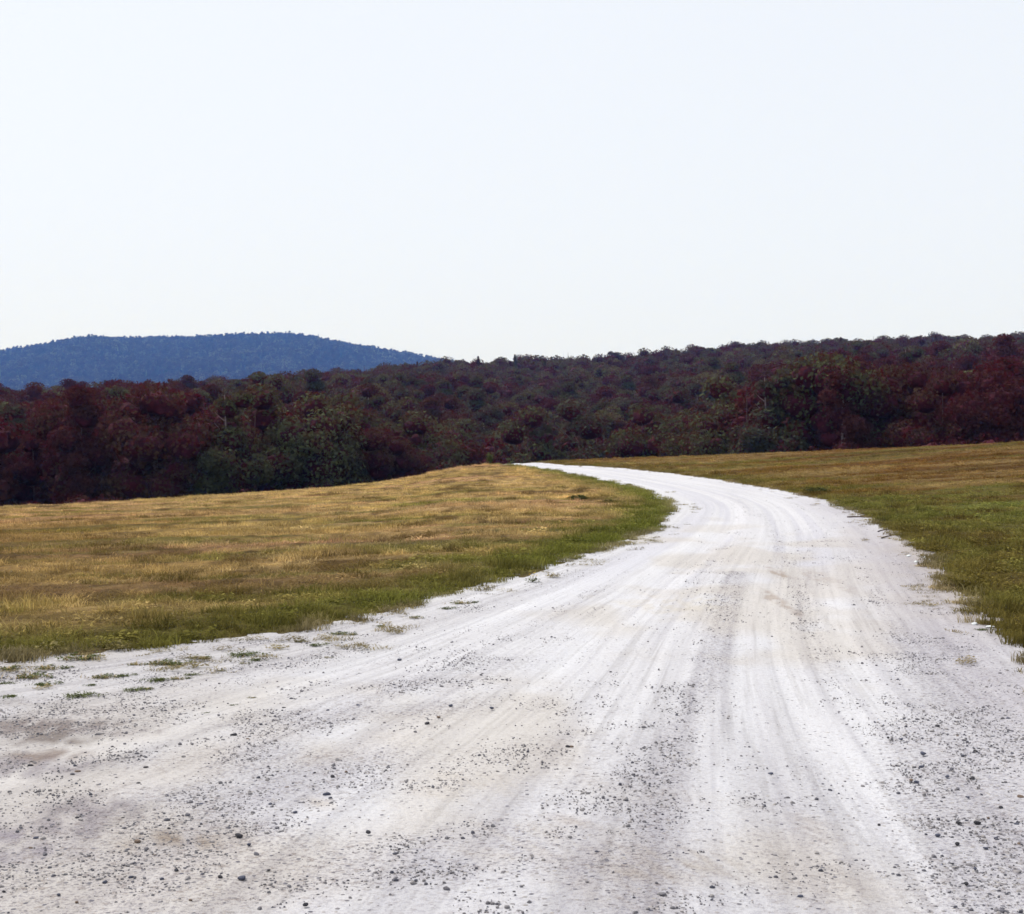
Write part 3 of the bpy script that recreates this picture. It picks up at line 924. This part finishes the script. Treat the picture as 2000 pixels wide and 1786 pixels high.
# understorey along the edge of the wood
def bush_mesh(seed, h=2.6, w=3.4):
    return crown_mesh('foliage', 'round', h, w, .1, 1600, .10, seed, 3)
bushes = [bush_mesh(600 + i, 2.2 + .5 * i, 3.0 + .4 * i) for i in range(3)]
bstem = trunk_mesh('stem', 2.0, .3, 2.0, 'round', M_BARK, 640)
br = np.random.default_rng(23)
scnt = {}
for j in range(46):
    c = -40 + 2080 * (j + br.uniform(.1, .9)) / 46
    e = float(np.interp(c, [-700, 0, 400, 600, 900, 1000, 1200, 1400, 1700, 2000, 2700], [112, 116, 118, 122, 140, 156, 152, 128, 110, 106, 98])) - br.uniform(1, 5)
    x = (c - 1000) / F * e; z = float(H(x, e))
    root = bpy.data.objects.new('shrub', None); COL.objects.link(root)
    root.location = (x, e, z - .05); root.rotation_euler = (0, 0, float(br.uniform(0, 6)))
    s = float(br.uniform(.8, 1.6)); root.scale = (s, s, s)
    st_ = link('stem', bstem, (), root); fo = link('foliage', bushes[j % 3], (), root)
    fo['tint'] = [float(v_) for v_ in OL[(2, 3, 5)[j % 3]] * br.uniform(.7, 1.0)]
    pw = place_word(c); scnt[pw] = scnt.get(pw, -1) + 1
    root['label'] = f"low shrub at forest foot, {ORD[scnt[pw]]} from left of those {pw}"
    root['category'] = 'shrub'; root['group'] = 'low shrubs along the forest foot'

# ------------------------------------------------------------------ grass
def tuft_mesh(name, nb, h, spread, wid, lean, seed, mat, leafy=False):
    r = np.random.default_rng(seed); V = []; Fc = []
    for i in range(nb):
        a = r.uniform(0, 6.283); q = spread * math.sqrt(r.uniform(0, 1))
        bx, by = q * math.cos(a), q * math.sin(a)
        d = r.uniform(0, 6.283); hh = h * r.uniform(.45, 1.15); ln = lean * hh * r.uniform(.2, 1.3)
        dx, dy = math.cos(d), math.sin(d)
        w = wid * r.uniform(.6, 1.3)
        px, py = -dy * w, dx * w
        o = len(V)
        if leafy:
            z = hh * r.uniform(.5, 1); l = wid * r.uniform(1.5, 3)
            V += [(bx, by, z), (bx + dx * l + px, by + dy * l + py, z + l * r.uniform(-.3, .6)),
                  (bx + 2 * dx * l, by + 2 * dy * l, z + l * r.uniform(-.4, .4)), (bx + dx * l - px, by + dy * l - py, z + l * r.uniform(-.3, .6))]
            Fc.append((o, o + 1, o + 2, o + 3))
        else:
            V += [(bx - px, by - py, 0), (bx + px, by + py, 0), (bx + dx * ln * .35 + px * .7, by + dy * ln * .35 + py * .7, hh * .6),
                  (bx + dx * ln * .35 - px * .7, by + dy * ln * .35 - py * .7, hh * .6),
                  (bx + dx * ln + px * .15, by + dy * ln + py * .15, hh * (1 - .25 * lean)), (bx + dx * ln - px * .15, by + dy * ln - py * .15, hh * (1 - .25 * lean))]
            Fc.append((o, o + 1, o + 2, o + 3)); Fc.append((o + 3, o + 2, o + 4, o + 5))
    me = new_mesh(name, V, Fc); me.materials.append(mat); return me
GK = [src('grass_%d' % i, tuft_mesh('grass_tuft', nb, h, sp, w, ln, 700 + i, M_GRASS, lf)) for i, (nb, h, sp, w, ln, lf) in enumerate([
    (70, .075, .20, .0042, .9, False), (60, .06, .22, .005, 1.6, False), (55, .10, .18, .0038, .8, False),      # stubble
    (80, .12, .17, .0042, .8, False), (75, .15, .15, .004, .7, False),                                     # verge grass
    (70, .09, .18, .010, .5, True)])]                                                                       # clover and small weeds
gr_ = np.random.default_rng(31)
Px = []; Py = []
lo = 3.0
while lo < 78:                      # bands in depth, density falls with distance
    hi = lo * 1.12
    dens = float(np.interp(lo, [8, 14, 25, 45, 80], [48, 42, 26, 15, 9]))
    xl, xr = -.42 * hi - 3.0, .42 * hi + 3.0
    m_ = int((hi - lo) * (xr - xl) * dens)
    Px.append(gr_.uniform(xl, xr, m_)); Py.append(gr_.uniform(lo, hi, m_)); lo = hi
gx = np.concatenate(Px); gy = np.concatenate(Py)
gsd, gside = road_sd(gx, gy)
gsn = gsd + edge_noise(gx, gy, gside)
keep = (gsn > .02)
# thin, straggling grass on the road margin
strag = (gsn > -.40) & (gsn <= .02) & (fbm(gx * 3.2, gy * 3.2, 151, 2) > .54) & (gr_.random(len(gx)) < .30)
keep |= strag
sh_ = (gx < -.8) & (gside < 0) & (gsn <= .02) & (gsn > -1.5 - .12 * np.clip(-gx - 1, 0, 4)) & (gy < 13)
keep |= sh_ & (fbm(gx * 2.1, gy * 5.5, 153, 3) > .50 + .10 * np.clip(-gsn, 0, 1.5)) & (gr_.random(len(gx)) < .85)
gx, gy, gsd, gside, gsn = gx[keep], gy[keep], gsd[keep], gside[keep], gsn[keep]
tint = field_color(gx, gy, gsd, gside) * gr_.uniform(.62, 1.30, (len(gx), 1))
verge = np.exp(-np.maximum(gsd, 0) / 1.4)
pick = gr_.random(len(gx))
idx = np.where(pick < verge * .55, 3 + gr_.integers(0, 2, len(gx)), np.where(pick < verge * .55 + .10 + .12 * (gside > 0), 5, gr_.integers(0, 3, len(gx))))
sc_ = gr_.uniform(.7, 1.25, len(gx)) * np.where(gsn < .02, .45, np.where(gsn < .25, .75, 1.0))
idx = np.where((idx == 5) & (gside < 0) & (verge < .2), 0, idx)
idx = np.where((gsn < .02), np.where(pick < .6, 5, 1), idx)
patch = .30 + 1.3 * fbm(gx * 1.3, gy * 1.3, 161, 3)
patch = patch * np.where(gside < 0, .85, .8)
scz = sc_ * patch * np.where((gside > 0) & (gy < 26), 1.15, 1.0)
gz = H(gx, gy) + (fbm(gx * .35, gy * .35, 61, 3) - .5) * .10 * sstep(.2, 2.5, gsd) * np.where(gy < 58, 1, .3) + .005
scatter('grass', np.stack([gx, gy, gz], 1), np.stack([gr_.uniform(-.15, .15, len(gx)), gr_.uniform(-.15, .15, len(gx)), gr_.uniform(0, 6.28, len(gx))], 1),
        np.stack([sc_, sc_, scz], 1), idx, tint, GK, kind='stuff', label='short dry straw coloured and green grass on both fields', category='grass')

# ------------------------------------------------------------------ stones and gravel
def stone_mesh(name, seed, mat):
    import bmesh
    r = random.Random(seed); bm = bmesh.new()
    bmesh.ops.create_icosphere(bm, subdivisions=2, radius=.5)
    planes = [(Vector((r.gauss(0, 1), r.gauss(0, 1), r.gauss(0, .8))).normalized(), r.uniform(.30, .44)) for _ in range(9)]
    for v_ in bm.verts:
        for nn, d in planes:
            k = v_.co.dot(nn)
            if k > d: v_.co -= nn * (k - d) * .9
        v_.co.z *= .62
    me = bpy.data.meshes.new(name); bm.to_mesh(me); bm.free(); me.materials.append(mat); return me
PK = [src('pebble_%d' % i, stone_mesh('pebble', 800 + i, M_STONE)) for i in range(5)]
# loose gravel: candidates in road coordinates are simplest drawn uniformly in the plan and tested against the density
gr2 = np.random.default_rng(37)
from mathutils import kdtree
Sx = []; Sy = []
lo = 4.2
while lo < 30:
    hi = lo * 1.15; dens = float(np.interp(lo, [4, 8, 14, 30], [2300, 1500, 520, 70]))
    m_ = int((hi - lo) * .80 * hi * dens); Sx.append(gr2.uniform(-.4 * hi, .4 * hi, m_)); Sy.append(gr2.uniform(lo, hi, m_)); lo = hi
px_ = np.concatenate(Sx); py_ = np.concatenate(Sy)
psd, pside = road_sd(px_, py_)
k_ = (psd + edge_noise(px_, py_, pside)) < -.05
px_, py_ = px_[k_], py_[k_]
# nearest road vertex gives (t, v) and the gravel density, through a coarse grid lookup
cell = {}
cs = .12
gi_ = np.floor(XX / cs).astype(int); gj_ = np.floor(YY / cs).astype(int)
for a_, b_, g_, z_ in zip(gi_.ravel(), gj_.ravel(), GD.ravel(), ZZ.ravel()): cell[(a_, b_)] = (g_, z_)
gd = np.zeros(len(px_)); pz = H(px_, py_)
ii = np.floor(px_ / cs).astype(int); jj = np.floor(py_ / cs).astype(int)
for q in range(len(px_)):
    h_ = None
    for dx_, dy_ in ((0, 0), (1, 0), (-1, 0), (0, 1), (0, -1), (2, 0), (-2, 0), (1, 1), (-1, -1)):
        h_ = cell.get((ii[q] + dx_, jj[q] + dy_))
        if h_: break
    if h_: gd[q] = h_[0]; pz[q] = h_[1]
sel = gr2.random(len(px_)) < (gd ** 1.4) * 1.5 * (.03 + 2.3 * sstep(.40, .68, fbm(px_ * 3, py_ * 3, 171, 3))) + .005
px_, py_, pz = px_[sel], py_[sel], pz[sel]
m_ = len(px_)
size = .0040 + .007 * gr2.random(m_) ** 2 + .013 * gr2.random(m_) ** 16
scatter('gravel', np.stack([px_, py_, pz + size * .10], 1), np.stack([gr2.uniform(-.4, .4, m_), gr2.uniform(-.4, .4, m_), gr2.uniform(0, 6.28, m_)], 1),
        np.stack([size * gr2.uniform(1, 1.6, m_), size, size * gr2.uniform(.9, 1.5, m_)], 1), gr2.integers(0, 5, m_), None, PK, kind='stuff',
        label='loose grey gravel strewn along the wheel tracks', category='gravel')

SM = {m.name: [stone_mesh('stone', 820 + 7 * i + k, m) for k in range(3)] for i, m in enumerate((M_SLATE, M_BROWNST, M_CHAR))}
SMk = {'slate': M_SLATE.name, 'brown': M_BROWNST.name, 'char': M_CHAR.name}
def stone(px, py, w, col, label, group='larger loose stones on the gravel road'):
    x, y, z = cast(px, py)
    s = w / F * y
    i = int(px * 7 + py) % 3
    o = link('stone', SM[SMk[col]][i], (), None, (x, y, z + s * .12 - .0))
    o.rotation_euler = (0.1, -.1, (px * .37) % 6.28)
    o.scale = (s * 1.15, s * .95, s * .95)
    o['label'] = label; o['category'] = 'stone'; o['group'] = group
    return o
NAMED = [
    (457, 1438, 15, 'char', 'charcoal stone alone on the bright streak near the left shoulder'),
    (285, 1502, 14, 'char', 'charcoal stone on the left side of the road, lowest of the bright streak'),
    (151, 1511, 14, 'brown', 'brown stone near the left picture edge beside the dark banded dirt'),
    (638, 1555, 15, 'slate', 'blue grey stone alone on the pale left half of the road'),
    (466, 1636, 16, 'char', 'charcoal flat stone at the right end of the brownish stain on the left'),
    (719, 1629, 12, 'char', 'small black stone alone on clean dust left of the road middle'),
    (472, 1719, 18, 'slate', 'widest slate stone on the lower left part of the road'),
    (597, 1771, 12, 'char', 'dark stone at the very bottom, left of the road middle'),
    (268, 1646, 16, 'brown', 'brown stone at the left end of the brownish stain'),
    (1303, 1466, 16, 'slate', 'large slate stone in the upper part of the middle gravel strip'),
    (1266, 1434, 12, 'char', 'dark round stone just left of the middle gravel strip, uppermost there'),
    (1263, 1636, 19, 'char', 'largest flat charcoal stone in the middle gravel strip'),
    (1505, 1514, 13, 'slate', 'thin slate stone alone between the two right wheel tracks'),
    (1563, 1755, 12, 'slate', 'slate stone near the bottom between the wheel tracks'),
    (1803, 1474, 13, 'slate', 'slate stone at the inner side of the right gravel strip'),
    (1909, 1610, 14, 'char', 'dark domed stone right of its twin in the right gravel strip'),
    (1873, 1610, 12, 'char', 'dark domed stone left of its twin in the right gravel strip'),
    (1993, 1560, 14, 'brown', 'brown stone at the right picture edge on the gravel'),
    (1668, 1184, 8, 'char', 'tiny black stone alone on pale dust, right of the tan stain'),
    (1831, 1635, 12, 'slate', 'slate stone at the lower left rim of the right gravel strip'),
    (1116, 1461, 11, 'brown', 'brown stone alone left of the middle gravel strip'),
    (1181, 1455, 10, 'char', 'small dark stone between the brown stone and the middle gravel strip'),
]
for a in NAMED: stone(*a)
ZONES = [('small dark stone among others in the middle gravel strip', [(1318, 1416), (1224, 1503), (1221, 1559), (1215, 1586), (1307, 1568), (1314, 1583), (1392, 1515), (1381, 1505), (1284, 1687),
          (1281, 1735), (1235, 1758), (1397, 1574), (1345, 1345), (1362, 1388), (1352, 1450), (1290, 1520), (1325, 1632), (1240, 1600), (1340, 1490), (1388, 1310), (1375, 1335), (1200, 1440), (1300, 1600), (1330, 1545)]),
         ('small dark stone among others in the right gravel strip', [(1797, 1520), (1899, 1523), (1901, 1395), (1968, 1405), (1939, 1442), (1959, 1532), (1887, 1728), (1717, 1614), (1850, 1520), (1780, 1525),
          (1930, 1600), (1985, 1612), (1860, 1690), (1905, 1470), (1925, 1660), (1955, 1580), (1800, 1500), (1790, 1530), (1830, 1420), (1870, 1440), (1980, 1480), (1945, 1640), (1890, 1560), (1870, 1650), (1760, 1445), (1735, 1443), (1990, 1650), (1905, 1700)]),
         ('small dark stone scattered on the left half of the road', [(484, 1446), (426, 1558), (342, 1562), (392, 1573), (486, 1651), (525, 1701), (345, 1702), (316, 1719), (8, 1745), (302, 1672), (372, 1760),
          (576, 1588), (528, 1573), (614, 1512), (676, 1510), (114, 1751), (834, 1415), (857, 1402), (60, 1497), (270, 1533), (430, 1530), (150, 1600), (60, 1660), (70, 1640), (240, 1600), (330, 1620), (255, 1715),
          (205, 1726), (150, 1765), (430, 1715), (780, 1660), (30, 1580), (90, 1620), (560, 1540), (650, 1520), (700, 1380), (640, 1390), (555, 1385), (880, 1380), (960, 1385), (780, 1290), (940, 1320), (1110, 1461)])]
for lab, pts in ZONES:
    grp = lab.replace('small dark stone', 'small dark stones')
    side_ = 'left half' in lab
    pts = sorted(pts, key=lambda p: p[0] if side_ else p[1])
    for j, (a, b) in enumerate(pts):
        lab = f"small dark stone, {ORD[j]} from left of those scattered on road's left half" if side_ else \
            f"small dark stone, {ORD[j]} from the top in the {'middle' if 'middle' in grp else 'right'} gravel strip"
        stone(a, b, 7 + (j * 37 % 5), ('char', 'slate', 'char', 'brown', 'slate')[j % 5], lab, grp)

# ------------------------------------------------------------------ weeds on the shoulder and in the fields
def mat_mesh(name, seed, mat, leafy, n_, h, w):
    """a ragged low mat: several small tufts of uneven size spread over a lengthwise patch"""
    r = np.random.default_rng(seed); parts = []
    for k in range(11):
        cx, cy = r.normal(0, .085), r.normal(0, .035)
        t = tuft_mesh('tmp', int(n_ * r.uniform(.3, 1)), h * r.uniform(.5, 1.2), r.uniform(.02, .055), w, 1.0, seed * 20 + k, mat, leafy)
        va = np.zeros(len(t.vertices) * 3, np.float32); t.vertices.foreach_get('co', va)
        fa = np.zeros(len(t.loops), np.int32); t.loops.foreach_get('vertex_index', fa)
        parts.append((va.reshape(-1, 3) + np.array([cx, cy, 0], np.float32), fa.reshape(-1, 4))); bpy.data.meshes.remove(t)
    V, Fc = merge(parts); me = new_mesh(name, V, Fc); me.materials.append(mat); return me
WK = [mat_mesh('leaves', 900 + i, M_WEED, True, 22, .035, .006) for i in range(6)]
WB = [mat_mesh('blades', 910 + i, (M_WEED, M_STRAW)[i % 2], False, 12, .05, .003) for i in range(6)]
def weed(px, py, wpx, name, label, group, leaves, blades, hz=1.0, flat=1.0):
    x, y, z = cast(px, py)
    s = wpx / F * y / .30
    root = bpy.data.objects.new(name, None); COL.objects.link(root)
    root.location = (x, y, z + .004); root.rotation_euler = (0, 0, (px * .013) % .3 - .1); root.scale = (s, s * flat, s * hz)
    link('leaves', leaves, (), root, kind='stuff'); link('blades', blades, (), root, kind='stuff')
    root['label'] = label; root['category'] = 'weed'; root['group'] = group
    return root
SH = [(170, 1290, 90), (95, 1308, 60), (315, 1298, 70), (265, 1300, 40), (400, 1288, 50), (480, 1282, 70), (500, 1292, 40), (345, 1300, 60), (620, 1262, 40), (665, 1240, 45), (690, 1242, 35), (585, 1255, 30),
      (90, 1340, 55), (20, 1310, 70), (60, 1325, 80), (200, 1325, 60), (245, 1322, 40), (310, 1332, 60), (345, 1328, 40), (375, 1320, 34), (20, 1364, 50), (160, 1362, 70), (265, 1350, 50), (290, 1348, 34),
      (180, 1340, 30), (475, 1298, 22), (430, 1312, 20), (495, 1366, 20), (455, 1380, 18), (405, 1395, 20), (745, 1225, 30), (810, 1208, 34), (900, 1180, 50), (875, 1190, 34), (1920, 1232, 34), (640, 1286, 18), (10, 1338, 40)]
wc = {}
for j, (a, b, w) in enumerate(sorted(SH)):
    if a > 1500: lab = 'green weed tuft at the right road edge beside a pale stone'
    elif b > 1355 and a > 350: lab = 'tiny bright green weed alone on bare dust below the left shoulder'
    elif b > 1330 and w >= 70: lab = 'wide flat dark green weed mat, lowest on the left shoulder'
    elif a > 560: lab = 'small green weed clump where the left verge breaks into gravel'
    else: lab = 'low green weed clump straggling over the gravel of the left shoulder'
    grp = 'green weed clumps straggling over the gravel shoulder'
    if 'green weed tuft' not in lab and 'widest' not in lab:
        wc[lab] = wc.get(lab, -1) + 1
        lab = {'t': 'tiny bright weed on bare dust below left shoulder', 'w': 'wide flat weed mat low on left shoulder', 's': 'small weed clump where left verge breaks into gravel',
               'l': 'low weed clump straggling on left gravel shoulder'}[lab[0]] + f", {ORD[wc[lab]]} from left"
    weed(a, b, w, 'weed_clump', lab, grp, WK[j % 6], WB[(j * 5) % 6], .8, 1.5)
WKd = tuft_mesh('leaves', 220, .12, .14, .012, .8, 920, M_WEEDDARK, True); WBd = tuft_mesh('blades', 90, .15, .12, .005, .8, 921, M_WEEDDARK)
weed(1130, 980, 40, 'weed_clump', 'dark bushy weed clump standing in the left straw field', 'dark weed clumps in the fields', WKd, WBd, .75)
weed(1192, 984, 34, 'weed_clump', 'low dark weed clump right of the bushy one in the left field', 'dark weed clumps in the fields', WKd, WBd, .5)
weed(1598, 966, 44, 'weed_clump', 'dark green weed clump on the right verge above the outer bend', 'dark weed clumps in the fields', WKd, WBd, .7)
weed(1228, 948, 14, 'weed_clump', 'small dark weed on the inner road edge near the crest', 'dark weed clumps in the fields', WKd, WBd, .5)
weed(957, 907, 18, 'tall_weed', 'single upright weed on the field crest against the dark wood', 'weeds on the crest', tuft_mesh('leaves', 160, .30, .10, .016, .6, 930, M_WEED, True),
     tuft_mesh('blades', 60, .34, .06, .006, .4, 931, M_WEED), 1.3)
M_DRY = M_STRAW
for (a, b, w, lab) in ((1842, 1152, 60, 'heap of dry straw at the bulge of the right verge'), (1880, 1180, 44, 'smaller dry straw tuft below the straw heap on the right verge'),
                       (1805, 1108, 36, 'thin dry straw tuft above the straw heap on the right verge'), (800, 1185, 40, 'dry straw tuft at the foot of the left verge')):
    x, y, z = cast(a, b); s = w / F * y / .30
    o = link('straw_tuft', tuft_mesh('straw_tuft', 90, .07, .14, .004, 2.6, int(a), M_DRY), (), None, (x, y, z + .004)); o.scale = (s, s, s * .8)
    o['label'] = lab; o['category'] = 'straw'; o['group'] = 'dry straw tufts on the verges'

# yellow wildflower at the left verge
x, y, z = cast(1040, 1138)
fl = bpy.data.objects.new('wildflower', None); COL.objects.link(fl); fl.location = (x, y, z)
fl['label'] = 'small yellow wildflower plant in the green left verge'; fl['category'] = 'flower'
link('leaves', tuft_mesh('leaves', 50, .05, .06, .008, .6, 950, M_WEED, True), (), fl)
r_ = random.Random(4)
for hx, hz in ((-.03, .085), (.02, .10), (.045, .075), (.0, .07)):
    hy = r_.uniform(-.02, .02)
    sv, sf = tube([(0, 0, 0), (hx * .6, hy * .5, hz * .6), (hx, hy, hz)], [.0022, .0018, .0015], 4)
    me = new_mesh('stem', sv, sf); me.materials.append(M_WEED); stem = link('stem', me, (), fl)
    V = []; Fc = []
    for k in range(8):
        a = k * math.pi / 4; o = len(V); l = .014; wq = .0055
        dx, dy = math.cos(a), math.sin(a)
        V += [(hx, hy, hz), (hx + dx * l * .6 - dy * wq, hy + dy * l * .6 + dx * wq, hz + .004), (hx + dx * l, hy + dy * l, hz + .001), (hx + dx * l * .6 + dy * wq, hy + dy * l * .6 - dx * wq, hz + .004)]
        Fc.append((o, o + 1, o + 2, o + 3))
    me = new_mesh('petals', V, Fc); me.materials.append(M_YELLOW); link('petals', me, (), stem)

# twigs on the right road edge, and a pale stone
def twig(pa, pb, rad, label):
    A = np.array(cast(*pa)); B = np.array(cast(*pb)); m0 = (A + B) / 2
    P = [A - m0, (A * 2 + B) / 3 - m0 + [0, .02, .012], (A + 2 * B) / 3 - m0 + [0, -.03, .018], B - m0 + [0, 0, .01]]
    d = (B - A); sd_ = np.array([d[0] * .18, .12 * abs(d[0]) + .03, .02])
    V, Fc = merge([tube(P, [rad, rad * .9, rad * .75, rad * .45], 6), tube([P[2], P[2] + sd_ * .6, P[2] + sd_], [rad * .5, rad * .4, rad * .2], 5)])
    me = new_mesh('twig', V, Fc, smooth=True); me.materials.append(M_TWIG)
    o = link('twig', me, (), None, tuple(m0 + [0, 0, rad])); o['label'] = label; o['category'] = 'twig'; o['group'] = 'twigs on the right road edge'
twig((1655, 1012), (1690, 1014), .014, 'dark twig lying across the right road edge, farthest of three')
twig((1715, 1040), (1735, 1038), .010, 'short dark twig below the farthest one at the right road edge')
twig((1722, 1053), (1742, 1050), .010, 'short dark twig at the right road edge, nearest of three')
x, y, z = cast(1935, 1228)
o = link('pale_stone', stone_mesh('pale_stone', 990, M_WHITE), (), None, (x, y, z + .012)); o.scale = (.085, .05, .04)
o['label'] = 'whitish flat stone half buried at the grassy right road edge'; o['category'] = 'stone'
for j, (a, b) in enumerate(((1775, 1088), (1790, 1100), (1806, 1092), (1815, 1098), (1903, 1222))):
    x, y, z = cast(a, b)
    o = link('pale_stone', stone_mesh('pale_stone', 991 + a % 5, M_WHITE), (), None, (x, y, z + .012)); o.scale = (.06, .05, .045)
    lab = f'small pale stone among grass stems on the right verge, {ORD[j]} from left'
    o['label'] = lab; o['category'] = 'stone'; o['group'] = 'small pale stones on the right verge'

# ------------------------------------------------------------------ haze
def box_mesh(name, lo, hi):
    V = [(x, y, z) for x in (lo[0], hi[0]) for y in (lo[1], hi[1]) for z in (lo[2], hi[2])]
    Fc = [(0, 1, 3, 2), (4, 6, 7, 5), (0, 4, 5, 1), (2, 3, 7, 6), (0, 2, 6, 4), (1, 5, 7, 3)]
    return new_mesh(name, V, Fc)
hz, nt, out = nodes('haze_air')
pv = N(nt, 'ShaderNodeVolumePrincipled')
pv.inputs['Color'].default_value = (.145, .37, 1.0, 1)
pv.inputs['Absorption Color'].default_value = (1, 1, 1, 1)
pv.inputs['Density'].default_value = 1.05e-4
nt.links.new(pv.outputs[0], out.inputs['Volume'])
zmax = float(max(MZ.max(), GZ.max())) + 22
zmin = float(min(MZ.min(), GZ2.min())) - 1.5
link('haze', box_mesh('haze', (-6900, -60, zmin), (6900, 7400, zmax)), [hz], kind='stuff', label='thin blue haze over the valley and mountain', category='haze')
print('trees', n, 'single', len(single), 'front', len(front_row), 'grass', len(gx), 'gravel', m_, 'mountain', len(P))
